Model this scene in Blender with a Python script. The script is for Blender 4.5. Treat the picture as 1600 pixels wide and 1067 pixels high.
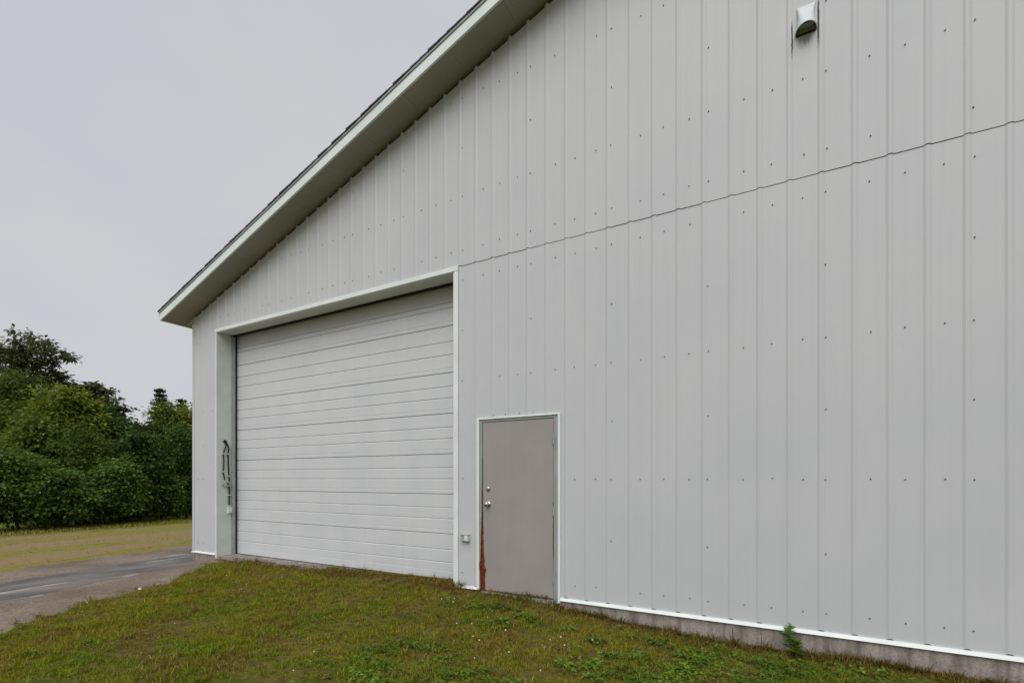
import bpy, math, random
import numpy as np
from mathutils import Vector

for o in list(bpy.data.objects): bpy.data.objects.remove(o)
scene = bpy.context.scene
COL = scene.collection
rng = np.random.default_rng(7)
random.seed(7)
R = math.radians

# ------------------------------------------------------------------ camera
PHI = R(28.746); CAM_D = 4.92; CAM_H = 1.35
cam = bpy.data.objects.new('camera', bpy.data.cameras.new('camera'))
COL.objects.link(cam)
cam.location = (0, -CAM_D, CAM_H)
cam.rotation_euler = (R(90), 0, PHI)
cam.data.sensor_width = 36
cam.data.lens = 746 / 1600 * 36
cam.data.shift_y = (748 - 533.5) / 1600
cam.data.clip_start = 0.05
cam.data.clip_end = 3000
scene.camera = cam

# ------------------------------------------------------------------ world, sun, exposure
SUN_EL, SUN_AZ = 48, 168           # degrees; azimuth clockwise from +y: high, behind the photographer
world = bpy.data.worlds.new('World'); scene.world = world
world.use_nodes = True
nt = world.node_tree; nt.nodes.clear()
out = nt.nodes.new('ShaderNodeOutputWorld'); bg = nt.nodes.new('ShaderNodeBackground')
sky = nt.nodes.new('ShaderNodeTexSky'); sky.sky_type = 'NISHITA'; sky.sun_disc = False
sky.sun_elevation = R(SUN_EL); sky.sun_rotation = R(SUN_AZ)
tc = nt.nodes.new('ShaderNodeTexCoord'); mp = nt.nodes.new('ShaderNodeMapping')
mp.inputs['Scale'].default_value = (1, 1, 2.2)
no = nt.nodes.new('ShaderNodeTexNoise'); no.inputs['Scale'].default_value = 2.6
no.inputs['Detail'].default_value = 4; no.inputs['Roughness'].default_value = .5
cr = nt.nodes.new('ShaderNodeValToRGB')
cr.color_ramp.elements[0].position = .3; cr.color_ramp.elements[0].color = (.575, .578, .628, 1)
cr.color_ramp.elements[1].position = .7; cr.color_ramp.elements[1].color = (.615, .625, .632, 1)
sc = nt.nodes.new('ShaderNodeVectorMath'); sc.operation = 'SCALE'; sc.inputs['Scale'].default_value = 6.6
mx = nt.nodes.new('ShaderNodeMixRGB'); mx.inputs['Fac'].default_value = .95
L = nt.links.new
L(tc.outputs['Generated'], mp.inputs['Vector']); L(mp.outputs['Vector'], no.inputs['Vector'])
L(no.outputs['Fac'], cr.inputs['Fac']); L(cr.outputs['Color'], sc.inputs[0])
L(sky.outputs['Color'], mx.inputs['Color1']); L(sc.outputs['Vector'], mx.inputs['Color2'])
L(mx.outputs['Color'], bg.inputs['Color']); bg.inputs['Strength'].default_value = .1
L(bg.outputs['Background'], out.inputs['Surface'])

sun = bpy.data.objects.new('sun', bpy.data.lights.new('sun', 'SUN'))
COL.objects.link(sun)
sun.data.energy = 1.5; sun.data.angle = R(55); sun.data.color = (1, .99, .97)
sd = Vector((math.sin(R(SUN_AZ)) * math.cos(R(SUN_EL)), math.cos(R(SUN_AZ)) * math.cos(R(SUN_EL)), math.sin(R(SUN_EL))))
sun.rotation_euler = sd.to_track_quat('Z', 'Y').to_euler()
vs = scene.view_settings
vs.view_transform = 'Standard'; vs.look = 'None'; vs.exposure = 0.6; vs.gamma = 1; vs.use_curve_mapping = False

# ------------------------------------------------------------------ mesh helpers
class MB:
    def __init__(s): s.v = []; s.f = []
    def add(s, vs, fs):
        b = len(s.v); s.v += [tuple(p) for p in vs]; s.f += [tuple(i + b for i in f) for f in fs]
    def box(s, x0, x1, y0, y1, z0, z1):
        s.hexa([(x0, y0, z0), (x1, y0, z0), (x1, y1, z0), (x0, y1, z0), (x0, y0, z1), (x1, y0, z1), (x1, y1, z1), (x0, y1, z1)])
    def hexa(s, p):
        s.add(p, [(0, 3, 2, 1), (4, 5, 6, 7), (0, 1, 5, 4), (1, 2, 6, 5), (2, 3, 7, 6), (3, 0, 4, 7)])
    def bbox(s, x0, x1, y0, y1, z0, z1, b=.004):
        # box whose front (-y) edges are chamfered
        s.add([(x0, y1, z0), (x1, y1, z0), (x1, y1, z1), (x0, y1, z1),
               (x0, y0 + b, z0), (x1, y0 + b, z0), (x1, y0 + b, z1), (x0, y0 + b, z1),
               (x0 + b, y0, z0 + b), (x1 - b, y0, z0 + b), (x1 - b, y0, z1 - b), (x0 + b, y0, z1 - b)],
              [(3, 2, 1, 0), (0, 1, 5, 4), (1, 2, 6, 5), (2, 3, 7, 6), (3, 0, 4, 7),
               (4, 5, 9, 8), (5, 6, 10, 9), (6, 7, 11, 10), (7, 4, 8, 11), (8, 9, 10, 11)])
    def slope(s, xa, xb, y0, y1, d0, d1):
        za, zb = rake(xa), rake(xb)
        s.hexa([(xa, y0, za + d0), (xb, y0, zb + d0), (xb, y1, zb + d0), (xa, y1, za + d0),
                (xa, y0, za + d1), (xb, y0, zb + d1), (xb, y1, zb + d1), (xa, y1, za + d1)])
    def tube(s, pts, rad, n=8, cap=True):
        pts = [Vector(p) for p in pts]
        rr = rad if hasattr(rad, '__len__') else [rad] * len(pts)
        rings = []
        for i, p in enumerate(pts):
            d = (pts[min(i + 1, len(pts) - 1)] - pts[max(i - 1, 0)]).normalized()
            a = d.orthogonal().normalized() if i == 0 else (u - d * u.dot(d)).normalized()
            u = a; w = d.cross(a)
            rings.append([p + (a * math.cos(t) + w * math.sin(t)) * rr[i] for t in [2 * math.pi * k / n for k in range(n)]])
        vs = [q for r_ in rings for q in r_]; fs = []
        for i in range(len(pts) - 1):
            for k in range(n):
                a = i * n + k; b = i * n + (k + 1) % n
                fs.append((a, b, b + n, a + n))
        if cap:
            fs.append(tuple(range(n))[::-1]); fs.append(tuple(range(len(vs) - n, len(vs))))
        s.add(vs, fs)
    def lathe(s, c, axis, prof, n=20):
        # prof: (distance along axis, radius)
        c = Vector(c); ax = Vector(axis).normalized(); a = ax.orthogonal().normalized(); w = ax.cross(a)
        vs = []; fs = []
        for (h, r) in prof:
            for k in range(n):
                t = 2 * math.pi * k / n
                vs.append(c + ax * h + (a * math.cos(t) + w * math.sin(t)) * r)
        for i in range(len(prof) - 1):
            for k in range(n):
                p = i * n + k; q = i * n + (k + 1) % n
                fs.append((p, q, q + n, p + n))
        fs.append(tuple(range(len(vs) - n, len(vs))))
        s.add(vs, fs)
    def mesh(s, name, mat, smooth=False):
        me = bpy.data.meshes.new(name); me.from_pydata(s.v, [], s.f); me.update()
        me.materials.append(mat)
        if smooth:
            me.polygons.foreach_set('use_smooth', [True] * len(me.polygons))
            try: me.set_sharp_from_angle(angle=R(35))
            except Exception: pass
        return me
    def build(s, name, mat, parent=None, smooth=False, kind=None, label=None):
        o = bpy.data.objects.new(name, s.mesh(name, mat, smooth)); COL.objects.link(o)
        if parent: o.parent = parent; o.matrix_parent_inverse = parent.matrix_world.inverted()
        if kind: o['kind'] = kind
        if label: o['label'] = label
        return o

def np_mesh(name, verts, tris_or_quads, k, mat, parent=None, kind=None):
    me = bpy.data.meshes.new(name)
    nv = len(verts); nf = len(tris_or_quads)
    me.vertices.add(nv); me.vertices.foreach_set('co', np.asarray(verts, np.float32).ravel())
    me.loops.add(nf * k); me.loops.foreach_set('vertex_index', np.asarray(tris_or_quads, np.int32).ravel())
    me.polygons.add(nf); me.polygons.foreach_set('loop_start', np.arange(nf, dtype=np.int32) * k)
    try: me.polygons.foreach_set('loop_total', np.full(nf, k, np.int32))
    except Exception: pass
    me.update(calc_edges=True); me.validate()
    me.materials.append(mat)
    o = bpy.data.objects.new(name, me); COL.objects.link(o)
    if parent: o.parent = parent; o.matrix_parent_inverse = parent.matrix_world.inverted()
    if kind: o['kind'] = kind
    return o

def thing(name, label, cat, loc=(0, 0, 0), group=None):
    o = bpy.data.objects.new(name, None); COL.objects.link(o)
    o.location = loc; o.empty_display_size = .2
    bpy.context.view_layer.update()
    o['label'] = label; o['category'] = cat
    if group: o['group'] = group
    return o

def tag(o, label, cat, group=None):
    o['label'] = label; o['category'] = cat
    if group: o['group'] = group
    return o

# ------------------------------------------------------------------ materials
class NT:
    def __init__(s, name):
        s.m = bpy.data.materials.new(name); s.m.use_nodes = True
        s.t = s.m.node_tree; s.b = s.t.nodes['Principled BSDF']; s.out = s.t.nodes['Material Output']
    def n(s, typ, **kw):
        x = s.t.nodes.new('ShaderNode' + typ)
        for k, v in kw.items():
            if k in x.inputs: x.inputs[k].default_value = v
            else: setattr(x, k, v)
        return x
    def l(s, a, b): s.t.links.new(a, b)
    def pos(s): return s.n('NewGeometry').outputs['Position']
    def mapped(s, scale, loc=(0, 0, 0), rot=(0, 0, 0)):
        m = s.n('Mapping'); m.inputs['Scale'].default_value = scale; m.inputs['Location'].default_value = loc; m.inputs['Rotation'].default_value = rot
        s.l(s.pos(), m.inputs['Vector']); return m.outputs['Vector']
    def noise(s, scale, detail=4, vec=None, rough=.55):
        x = s.n('TexNoise'); x.inputs['Scale'].default_value = scale; x.inputs['Detail'].default_value = detail; x.inputs['Roughness'].default_value = rough
        s.l(vec if vec is not None else s.pos(), x.inputs['Vector']); return x.outputs['Fac']
    def ramp(s, fac, stops):
        x = s.n('ValToRGB'); e = x.color_ramp.elements
        while len(e) < len(stops): e.new(.5)
        for i, (p, c) in enumerate(stops):
            e[i].position = p; e[i].color = (*c, 1) if hasattr(c, '__len__') else (c, c, c, 1)
        s.l(fac, x.inputs['Fac']); return x.outputs['Color']
    def mix(s, fac, a, b, mode='MIX'):
        x = s.n('MixRGB', blend_type=mode)
        for i, v in (('Fac', fac), ('Color1', a), ('Color2', b)):
            if hasattr(v, 'is_linked') or hasattr(v, 'links'): s.l(v, x.inputs[i])
            elif i == 'Fac': x.inputs[i].default_value = v
            else: x.inputs[i].default_value = (*v, 1)
        return x.outputs['Color']
    def math(s, op, a, b=0.0, c=0.0, clamp=False):
        x = s.n('Math', operation=op); x.use_clamp = clamp
        for i, v in enumerate((a, b, c)):
            if hasattr(v, 'links'): s.l(v, x.inputs[i])
            else: x.inputs[i].default_value = v
        return x.outputs[0]
    def smooth(s, v, lo, hi):
        x = s.n('MapRange', interpolation_type='SMOOTHSTEP'); s.l(v, x.inputs['Value'])
        x.inputs['From Min'].default_value = lo; x.inputs['From Max'].default_value = hi
        return x.outputs[0]
    def color(s, c):
        if hasattr(c, 'links'): s.l(c, s.b.inputs['Base Color'])
        else: s.b.inputs['Base Color'].default_value = (*c, 1)
    def bump(s, h, strength=.3, dist=.01):
        b = s.n('Bump'); b.inputs['Strength'].default_value = strength; b.inputs['Distance'].default_value = dist
        s.l(h, b.inputs['Height']); s.l(b.outputs['Normal'], s.b.inputs['Normal'])
    def rough(s, r, metal=0, spec=.5):
        s.b.inputs['Roughness'].default_value = r; s.b.inputs['Metallic'].default_value = metal
        s.b.inputs['Specular IOR Level'].default_value = spec

def painted(name, c, var=.06, rough=.5, scale=3, tint=(.9, 1.0, .95), spec=.4, bump=0):
    m = NT(name)
    f = m.noise(scale, 5)
    a = tuple(x * (1 - var) * t for x, t in zip(c, tint)); b = tuple(min(1, x * (1 + var)) for x in c)
    st = m.noise(1, 3, m.mapped((14, 14, .5)))
    col = m.mix(m.ramp(f, [(.3, 0), (.7, 1)]), a, b)
    col = m.mix(m.ramp(st, [(.45, 0), (.75, .12)]), col, tuple(x * .75 for x in c))
    m.color(col); m.rough(rough, spec=spec)
    if bump: m.bump(m.noise(160, 2), bump, .002)
    return m.m

def wall_paint():
    m = NT('white_steel_panel')
    c = (.545, .545, .54)
    big = m.noise(.9, 4)
    col = m.mix(m.ramp(big, [(.35, 0), (.65, 1)]), (.482, .496, .507), (.510, .518, .528))
    st = m.noise(1, 4, m.mapped((22, 22, .35)))
    col = m.mix(m.ramp(st, [(.5, 0), (.8, .16)]), col, (.40, .40, .375))
    fine = m.noise(55, 3)
    col = m.mix(m.ramp(fine, [(.62, 0), (.75, .10)]), col, (.40, .40, .39))
    # soot streaks either side of and below the exhaust vent
    sx = m.n('SeparateXYZ'); m.l(m.pos(), sx.inputs[0]); X, Y, Z = sx.outputs
    wob = m.math('MULTIPLY', m.math('SUBTRACT', m.noise(30, 3), .5), .012)
    def line(x0, w, z0, z1):
        d = m.math('ABSOLUTE', m.math('SUBTRACT', m.math('ADD', X, wob), x0))
        a = m.math('SUBTRACT', 1.0, m.smooth(d, w * .4, w * 1.4))
        b = m.math('MULTIPLY', m.smooth(Z, z0, z0 + .16), m.math('SUBTRACT', 1.0, m.smooth(Z, z1 - .08, z1)))
        return m.math('MULTIPLY', a, b)
    dirt = m.math('MAXIMUM', line(.141, .006, 5.03, 5.42), line(.338, .007, 5.05, 5.53))
    dx = m.math('DIVIDE', m.math('SUBTRACT', X, .245), .085); dz = m.math('DIVIDE', m.math('SUBTRACT', Z, 5.19), .085)
    rr = m.math('SQRT', m.math('ADD', m.math('MULTIPLY', dx, dx), m.math('MULTIPLY', dz, dz)))
    blot = m.math('MULTIPLY', m.math('SUBTRACT', 1.0, m.smooth(rr, .1, 1.0)), m.ramp(m.noise(1, 3, m.mapped((60, 60, 9))), [(.35, .15), (.65, .8)]))
    dirt = m.math('MAXIMUM', dirt, blot)
    col = m.mix(m.math('MULTIPLY', dirt, .95), col, (.022, .022, .02))
    m.color(col); m.rough(.5, spec=.35)
    m.bump(m.noise(1.7, 3), .12, .02)
    return m.m

M = {}
M['panel'] = wall_paint()
M['trim'] = painted('white_trim_paint', (.735, .74, .735), .05, .45)
M['fascia'] = painted('white_fascia_metal', (.70, .73, .72), .05, .45)
M['soffit'] = painted('shade_toned_soffit_metal', (.31, .30, .25), .08, .6, 1.5)  # white metal; the shade under the overhang is mixed into its colour
M['reveal'] = painted('jamb_white', (.63, .63, .615), .05, .5, 4)
M['door_white'] = painted('garage_door_white', (.565, .572, .578), .03, .45, 2, (.97, .99, 1), bump=.12)
M['door_taupe'] = painted('taupe_door_paint', (.305, .277, .266), .05, .55, 2.2, (.98, .97, .97), bump=.08)
M['frame_grey'] = painted('grey_green_frame_paint', (.27, .30, .285), .07, .55, 5)
M['galv'] = painted('galvanized_steel', (.36, .375, .365), .12, .5, 9)
M['seal'] = painted('black_rubber', (.012, .012, .012), .2, .8, 20)
M['dark'] = painted('dark_wall_core', (.03, .03, .028), .2, .9)
M['screw'] = painted('weathered_screw_head', (.085, .085, .083), .4, .6, 40)
M['shingle'] = painted('grey_asphalt_shingle', (.075, .08, .08), .4, .95, 30, bump=.4)
M['drip'] = painted('grey_drip_edge', (.30, .31, .315), .12, .5, 8)
M['box_grey'] = painted('grey_box_plastic', (.36, .37, .365), .08, .5, 20)
M['box_pale'] = painted('pale_box_plastic', (.66, .665, .66), .05, .5, 20)
M['cable'] = painted('black_cable', (.011, .011, .012), .2, .65, 30)
M['vent'] = painted('white_vent_plastic', (.66, .68, .72), .03, .4, 10)
M['vent_in'] = painted('dark_vent_lining', (.016, .016, .014), .5, .8, 25)  # near-black colour inside the vent mouth
m = NT('satin_chrome'); m.color((.55, .54, .52)); m.rough(.25, 1); M['chrome'] = m.m
m = NT('flaky_rust'); f = m.noise(38, 6)
m.color(m.ramp(f, [(.25, (.030, .007, .005)), (.5, (.135, .026, .008)), (.75, (.25, .068, .018))])); m.rough(.95, spec=.1); m.bump(f, .9, .006); M['rust'] = m.m

m = NT('weathered_concrete'); f = m.noise(7, 6); g = m.noise(60, 4)
st = m.noise(1, 4, m.mapped((9, 9, .8)))
col = m.mix(m.ramp(f, [(.3, 0), (.7, 1)]), (.25, .215, .19), (.40, .355, .325))
col = m.mix(m.ramp(st, [(.46, 0), (.66, .75)]), col, (.10, .085, .072))
col = m.mix(m.ramp(g, [(.35, .35), (.55, 0)]), col, (.09, .08, .07))
m.color(col); m.rough(.95, spec=.2); m.bump(g, .6, .006); M['concrete'] = m.m

m = NT('asphalt'); f = m.noise(1.3, 5); g = m.noise(90, 3)
s1 = m.noise(1, 4, m.mapped((3.2, .5, 1), rot=(0, 0, R(-17))))
col = m.mix(m.ramp(f, [(.35, 0), (.65, 1)]), (.108, .103, .104), (.175, .163, .157))
col = m.mix(m.ramp(g, [(.4, .5), (.6, 0)]), col, (.05, .05, .055))
col = m.mix(m.ramp(s1, [(.585, 0), (.63, .8), (.66, .1)]), col, (.48, .46, .45))
d = m.noise(1, 5, m.mapped((2.6, .8, 1), rot=(0, 0, R(-17)))); col = m.mix(m.ramp(d, [(.40, 0), (.62, .75)]), col, (.235, .200, .172))
m.color(col); m.rough(.9, spec=.15); m.bump(g, .5, .004); M['asphalt'] = m.m

m = NT('brown_gravel'); v = m.n('TexVoronoi', Scale=42.0); m.l(m.pos(), v.inputs['Vector'])
f = m.noise(1.1, 5); g = m.noise(28, 4)
col = m.mix(m.ramp(f, [(.35, 0), (.65, 1)]), (.150, .112, .085), (.225, .178, .142))
hs = m.n('HueSaturation', Saturation=.0); m.l(v.outputs['Color'], hs.inputs['Color'])
col = m.mix(.28, col, hs.outputs['Color'], 'OVERLAY')
col = m.mix(m.ramp(g, [(.36, .45), (.5, 0)]), col, (.07, .052, .04))
m.color(col); m.rough(.95, spec=.2); m.bump(v.outputs['Distance'], .7, .012); M['gravel'] = m.m

# bare soil with dead grass under the lawn; streaky straw-green field beyond the drive
m = NT('ground_soil')
f = m.noise(1.2, 6); g = m.noise(14, 5)
lawn = m.mix(m.ramp(f, [(.35, 0), (.62, 1)]), (.120, .085, .026), (.125, .110, .020))
lawn = m.mix(m.ramp(g, [(.35, .6), (.55, 0)]), lawn, (.030, .022, .011))
fn = m.noise(1, 5, m.mapped((.75, .16, 1), rot=(0, 0, R(-12)))); fg = m.noise(9, 5)
field = m.mix(m.ramp(fn, [(.37, 0), (.58, 1)]), (.265, .185, .105), (.215, .195, .045))
field = m.mix(m.ramp(fn, [(.515, 0), (.525, .55), (.535, 0)]), field, (.075, .055, .025))
field = m.mix(m.ramp(fg, [(.36, .35), (.52, 0)]), field, (.13, .092, .045))
sx = m.n('SeparateXYZ'); m.l(m.pos(), sx.inputs[0])
wob = m.math('MULTIPLY', m.math('SUBTRACT', m.noise(.6, 3), .5), 1.6)
xx = m.math('ADD', sx.outputs[0], wob)
edge = m.smooth(xx, -19.6, -18.2)
field = m.mix(edge, m.mix(m.ramp(fg, [(.35, 0), (.6, 1)]), (.13, .135, .02), (.20, .20, .032)), field)
col = m.mix(m.smooth(xx, -9.5, -8.5), field, lawn)
m.color(col); m.rough(1, spec=.1); m.bump(g, .8, .03); M['soil'] = m.m

def blade_mat():
    m = NT('grass_blade'); geo = m.n('NewGeometry'); rnd = geo.outputs['Random Per Island']
    f = m.noise(.85, 5); f2 = m.noise(3.2, 4)
    tuft = m.noise(16, 3)
    green = m.ramp(rnd, [(0, (.190, .200, .013)), (.45, (.290, .280, .018)), (.75, (.345, .315, .026)), (.9, (.36, .28, .055)), (1, (.44, .36, .14))])
    lush = m.ramp(rnd, [(0, (.125, .190, .011)), (.5, (.185, .265, .016)), (.85, (.260, .320, .027)), (1, (.33, .33, .07))])
    dead = m.ramp(rnd, [(0, (.120, .078, .018)), (.45, (.270, .180, .036)), (.7, (.230, .200, .024)), (1, (.46, .36, .15))])
    col = m.mix(m.ramp(f, [(.44, 0), (.58, .9)]), green, lush)
    col = m.mix(m.ramp(f2, [(.52, 0), (.64, .85)]), col, dead)
    col = m.mix(m.ramp(tuft, [(.36, .45), (.50, 0)]), col, (.105, .085, .022))
    sx = m.n('SeparateXYZ'); m.l(m.pos(), sx.inputs[0])
    wallb = m.math('MULTIPLY', m.smooth(m.math('ADD', sx.outputs[1], m.math('MULTIPLY', m.math('SUBTRACT', f2, .5), .5)), -.34, -.10), .7)
    russet = m.ramp(rnd, [(0, (.085, .045, .016)), (.6, (.20, .115, .036)), (1, (.34, .24, .09))])
    col = m.mix(wallb, col, russet)
    m.color(col); m.rough(.9, spec=.04)
    tr = m.n('BsdfTranslucent'); m.l(col, tr.inputs['Color'])
    mxs = m.n('MixShader'); mxs.inputs[0].default_value = .35
    m.l(m.b.outputs[0], mxs.inputs[1]); m.l(tr.outputs[0], mxs.inputs[2]); m.l(mxs.outputs[0], m.out.inputs['Surface'])
    return m.m
def leaf_mat(name, stops, trans=.42, clump=.6, spec=.12, k_=2.65):
    m = NT(name); geo = m.n('NewGeometry')
    stops = [(p, tuple(k_ * x for x in c)) for p, c in stops]
    col = m.ramp(geo.outputs['Random Per Island'], stops)
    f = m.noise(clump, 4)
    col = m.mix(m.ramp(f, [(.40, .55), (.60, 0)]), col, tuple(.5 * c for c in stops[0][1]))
    m.color(col); m.rough(.55, spec=spec)
    tr = m.n('BsdfTranslucent'); m.l(col, tr.inputs['Color'])
    mxs = m.n('MixShader'); mxs.inputs[0].default_value = trans
    m.l(m.b.outputs[0], mxs.inputs[1]); m.l(tr.outputs[0], mxs.inputs[2]); m.l(mxs.outputs[0], m.out.inputs['Surface'])
    return m.m
M['blade'] = blade_mat()
M['clover'] = leaf_mat('clover_leaf', [(0, (.040, .080, .010)), (.5, (.080, .130, .014)), (.9, (.125, .170, .022)), (1, (.17, .20, .05))], .4, 2.0, k_=2.0)
M['weed'] = leaf_mat('weed_leaf', [(0, (.05, .085, .022)), (1, (.11, .16, .05))], .4, 9, k_=2.6)
M['straw'] = leaf_mat('dry_stalk', [(0, (.06, .035, .015)), (1, (.15, .10, .05))], .1, 9, k_=1.2)
M['leaf_olive'] = leaf_mat('olive_leaf', [(0, (.026, .032, .012)), (.6, (.052, .058, .022)), (1, (.09, .09, .035))])
M['leaf_mid'] = leaf_mat('mid_green_leaf', [(0, (.026, .046, .009)), (.6, (.058, .088, .014)), (1, (.105, .130, .022))])
M['leaf_yellow'] = leaf_mat('yellow_green_leaf', [(0, (.040, .058, .008)), (.6, (.085, .108, .013)), (1, (.145, .155, .022))])
M['leaf_deep'] = leaf_mat('deep_green_leaf', [(0, (.016, .034, .009)), (.6, (.034, .062, .014)), (1, (.070, .105, .024))])
M['leaf_fresh'] = leaf_mat('fresh_green_leaf', [(0, (.026, .050, .010)), (.6, (.058, .098, .018)), (1, (.105, .150, .032))])
M['needle'] = leaf_mat('spruce_needle', [(0, (.012, .020, .009)), (1, (.036, .048, .021))], .1)
m = NT('bark'); f = m.noise(1, 5, m.mapped((14, 14, 3)))
m.color(m.ramp(f, [(.3, (.035, .028, .022)), (.7, (.11, .095, .08))])); m.rough(.95, spec=.1); m.bump(f, .8, .02); M['bark'] = m.m
m = NT('pale_stone'); m.color((.72, .71, .68)); m.rough(.8); M['stone'] = m.m

# ------------------------------------------------------------------ ground
def interp(x, xs, ys): return np.interp(x, xs, ys)
def ground_z(x, y):
    x = np.asarray(x, float); y = np.asarray(y, float)
    zw = interp(x, [-21, -14, -10, -8.85, -8.6, -6, -3.6, -3.1, -2.25, -2.05, -.6, 3], [-.30, -.20, -.15, -.175, -.06, -.027, .0, -.02, -.04, -.11, -.20, -.20])
    zl = interp(x, [-21, -14, -10, -8.6, -6, 0, 4], [-.30, -.20, -.15, -.15, -.12, -.22, -.24])
    t = np.clip((-y) / 1.3, 0, 1); t = np.where(y > 0, np.where(x < -9.3, 1, 0), t)
    z = zw * (1 - t) + zl * t
    m_ = np.clip((x + 7.6) / .8, 0, 1) * np.clip(-y / .5, 0, 1) * np.clip((8 - np.abs(x)) / 2, 0, 1)
    z = z + m_ * (.014 * np.sin(x * 3.1 + 1.3 * np.sin(y * 2.3)) * np.cos(y * 2.7 + .6) + .008 * np.sin(x * 8.3 + y * 3.0) * np.sin(y * 7.1 - x))
    return z
def axis(segs):
    a = []
    for lo, hi, st in segs: a += list(np.arange(lo, hi - 1e-6, st))
    return np.array(a + [segs[-1][1]])
gx = axis([(-400, -60, 34), (-60, -24, 4), (-24, -12, .5), (-12, 4, .1), (4, 12, 1), (12, 60, 8), (60, 400, 34)])
gy = axis([(-400, -60, 34), (-60, -10, 5), (-10, -6, .5), (-6, 0, .1), (0, 1, .25), (1, 20, .5), (20, 60, 5), (60, 400, 34)])
GX, GY = np.meshgrid(gx, gy)
GZ = ground_z(GX, GY)
nxg, nyg = len(gx), len(gy)
idx = np.arange(nxg * nyg).reshape(nyg, nxg)
q = np.stack([idx[:-1, :-1], idx[:-1, 1:], idx[1:, 1:], idx[1:, :-1]], -1).reshape(-1, 4)
# the lot is cut away under the building so that its slab stands free
cx_ = GX[:-1, :-1].ravel() ; cy_ = GY[:-1, :-1].ravel()
gr = np_mesh('ground', np.stack([GX, GY, GZ], -1).reshape(-1, 3), q, 4, M['soil']); gr['kind'] = 'structure'

def lawn_edge(y):      # x of the lawn's ragged left edge at a given y
    y = np.asarray(y, float)
    return -8.28 + np.clip(-.35 - y, 0, 20) * .56 + .10 * np.sin(y * 3.3) + .06 * np.sin(y * 9.1 + 1) + .03 * np.sin(y * 23)
def sheet(name, xl, xr, y0, y1, dz, mat, n=12):
    ys = np.arange(y0, y1 + 1e-6, .06)
    A = xl(ys); B = xr(ys); T = np.linspace(0, 1, n)
    X = A[:, None] * (1 - T) + B[:, None] * T; Y = np.repeat(ys[:, None], n, 1)
    Z = ground_z(X, Y) + dz
    # edges dip just under the soil so that no lip shows
    Z[:, 0] -= dz + .012; Z[:, -1] -= dz + .012
    i = np.arange(len(ys) * n).reshape(len(ys), n)
    qq = np.stack([i[:-1, :-1], i[:-1, 1:], i[1:, 1:], i[1:, :-1]], -1).reshape(-1, 4)
    o = np_mesh(name, np.stack([X, Y, Z], -1).reshape(-1, 3), qq, 4, mat); o['kind'] = 'structure'; return o
wav = lambda y, a, p: a * np.sin(y * 1.7 + p) + a * .5 * np.sin(y * 5.3 + 2 * p) + a * .5 * np.sin(y * 12.7 + p) + a * .5 * np.sin(y * 31 + 3 * p)
road_l = lambda y: -10.45 - .30 * y + wav(y, .05, 2) - 0
road_r = lambda y: -9.05 - .36 * y + wav(y, .04, 1)
sheet('gravel_verge', lambda y: -11.6 - .28 * y + wav(y, .14, .5), lambda y: np.minimum(lawn_edge(y) + .12, np.where(y > -.1, -9.0, 9e9)), -9, 30, .007, M['gravel'], 40)
sheet('asphalt_driveway', road_l, lambda y: np.minimum(road_r(y), np.where(y > .0, -9.46, 9e9)), -9, 30, .013, M['asphalt'], 14)

# ------------------------------------------------------------------ the building
XL, XR, XRIDGE, DEPTH = -9.418, 9.90, .24, 24.0
OV = .40
def rake(x):
    d = x if x <= XRIDGE else 2 * XRIDGE - x
    return 5.229 + .333 * (d + 6.742)
EAVE_L, EAVE_R = -9.75, 2 * XRIDGE + 9.75
G0, G1, GT = -8.65, -3.505, 3.985     # garage opening
D0, D1, DT = -3.172, -2.085, 2.078    # entry door opening
barn = thing('steel_building', 'large white ribbed steel gable building with garage door and taupe side door', 'building')

b = MB()                               # the core behind the ribbed sheets, cut round the openings
y0, y1 = .022, .15
def core(xa, xb, z0, z1=None):
    z = lambda x: z1 if z1 is not None else rake(x) - .002
    b.hexa([(xa, y0, z0), (xb, y0, z0), (xb, y1, z0), (xa, y1, z0), (xa, y0, z(xa)), (xb, y0, z(xb)), (xb, y1, z(xb)), (xa, y1, z(xa))])
core(XL + .004, G0 - .03, .0); core(G0 - .03, G1 + .03, GT + .03); core(G1 + .03, D0, .0); core(D0, D1, DT); core(D1, XRIDGE, 0); core(XRIDGE, XR - .004, 0)
gable = b.build('gable_wall', M['dark'], barn)

RIB0, PITCH, SHEET = .359, .23725, .949
prof = [(-.028, 0), (-.010, -.008), (.010, -.008), (.028, 0)]
def sheet_points(xa, xb):
    xs = [(xa, None), (xb, None)]
    k0 = math.floor((xa - RIB0) / PITCH) - 1
    pts = []
    for k in range(k0, k0 + 8 + int((xb - xa) / PITCH)):
        c = RIB0 + k * PITCH
        for dx, dy in prof: pts.append((c + dx, dy))
    def yat(x):
        for (p, a), (q_, c) in zip(pts, pts[1:]):
            if p <= x <= q_: return a + (c - a) * (x - p) / (q_ - p + 1e-9)
        return 0
    res = [xa] + [p for p, _ in pts if xa + 1e-4 < p < xb - 1e-4] + [xb]
    for e in (G0 - .01, G1 + .06, D0, D1, XRIDGE):
        if xa + 1e-4 < e < xb - 1e-4: res.append(e)
    res = sorted(set(round(x, 5) for x in res))
    return [(x, yat(x)) for x in res]
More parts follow.
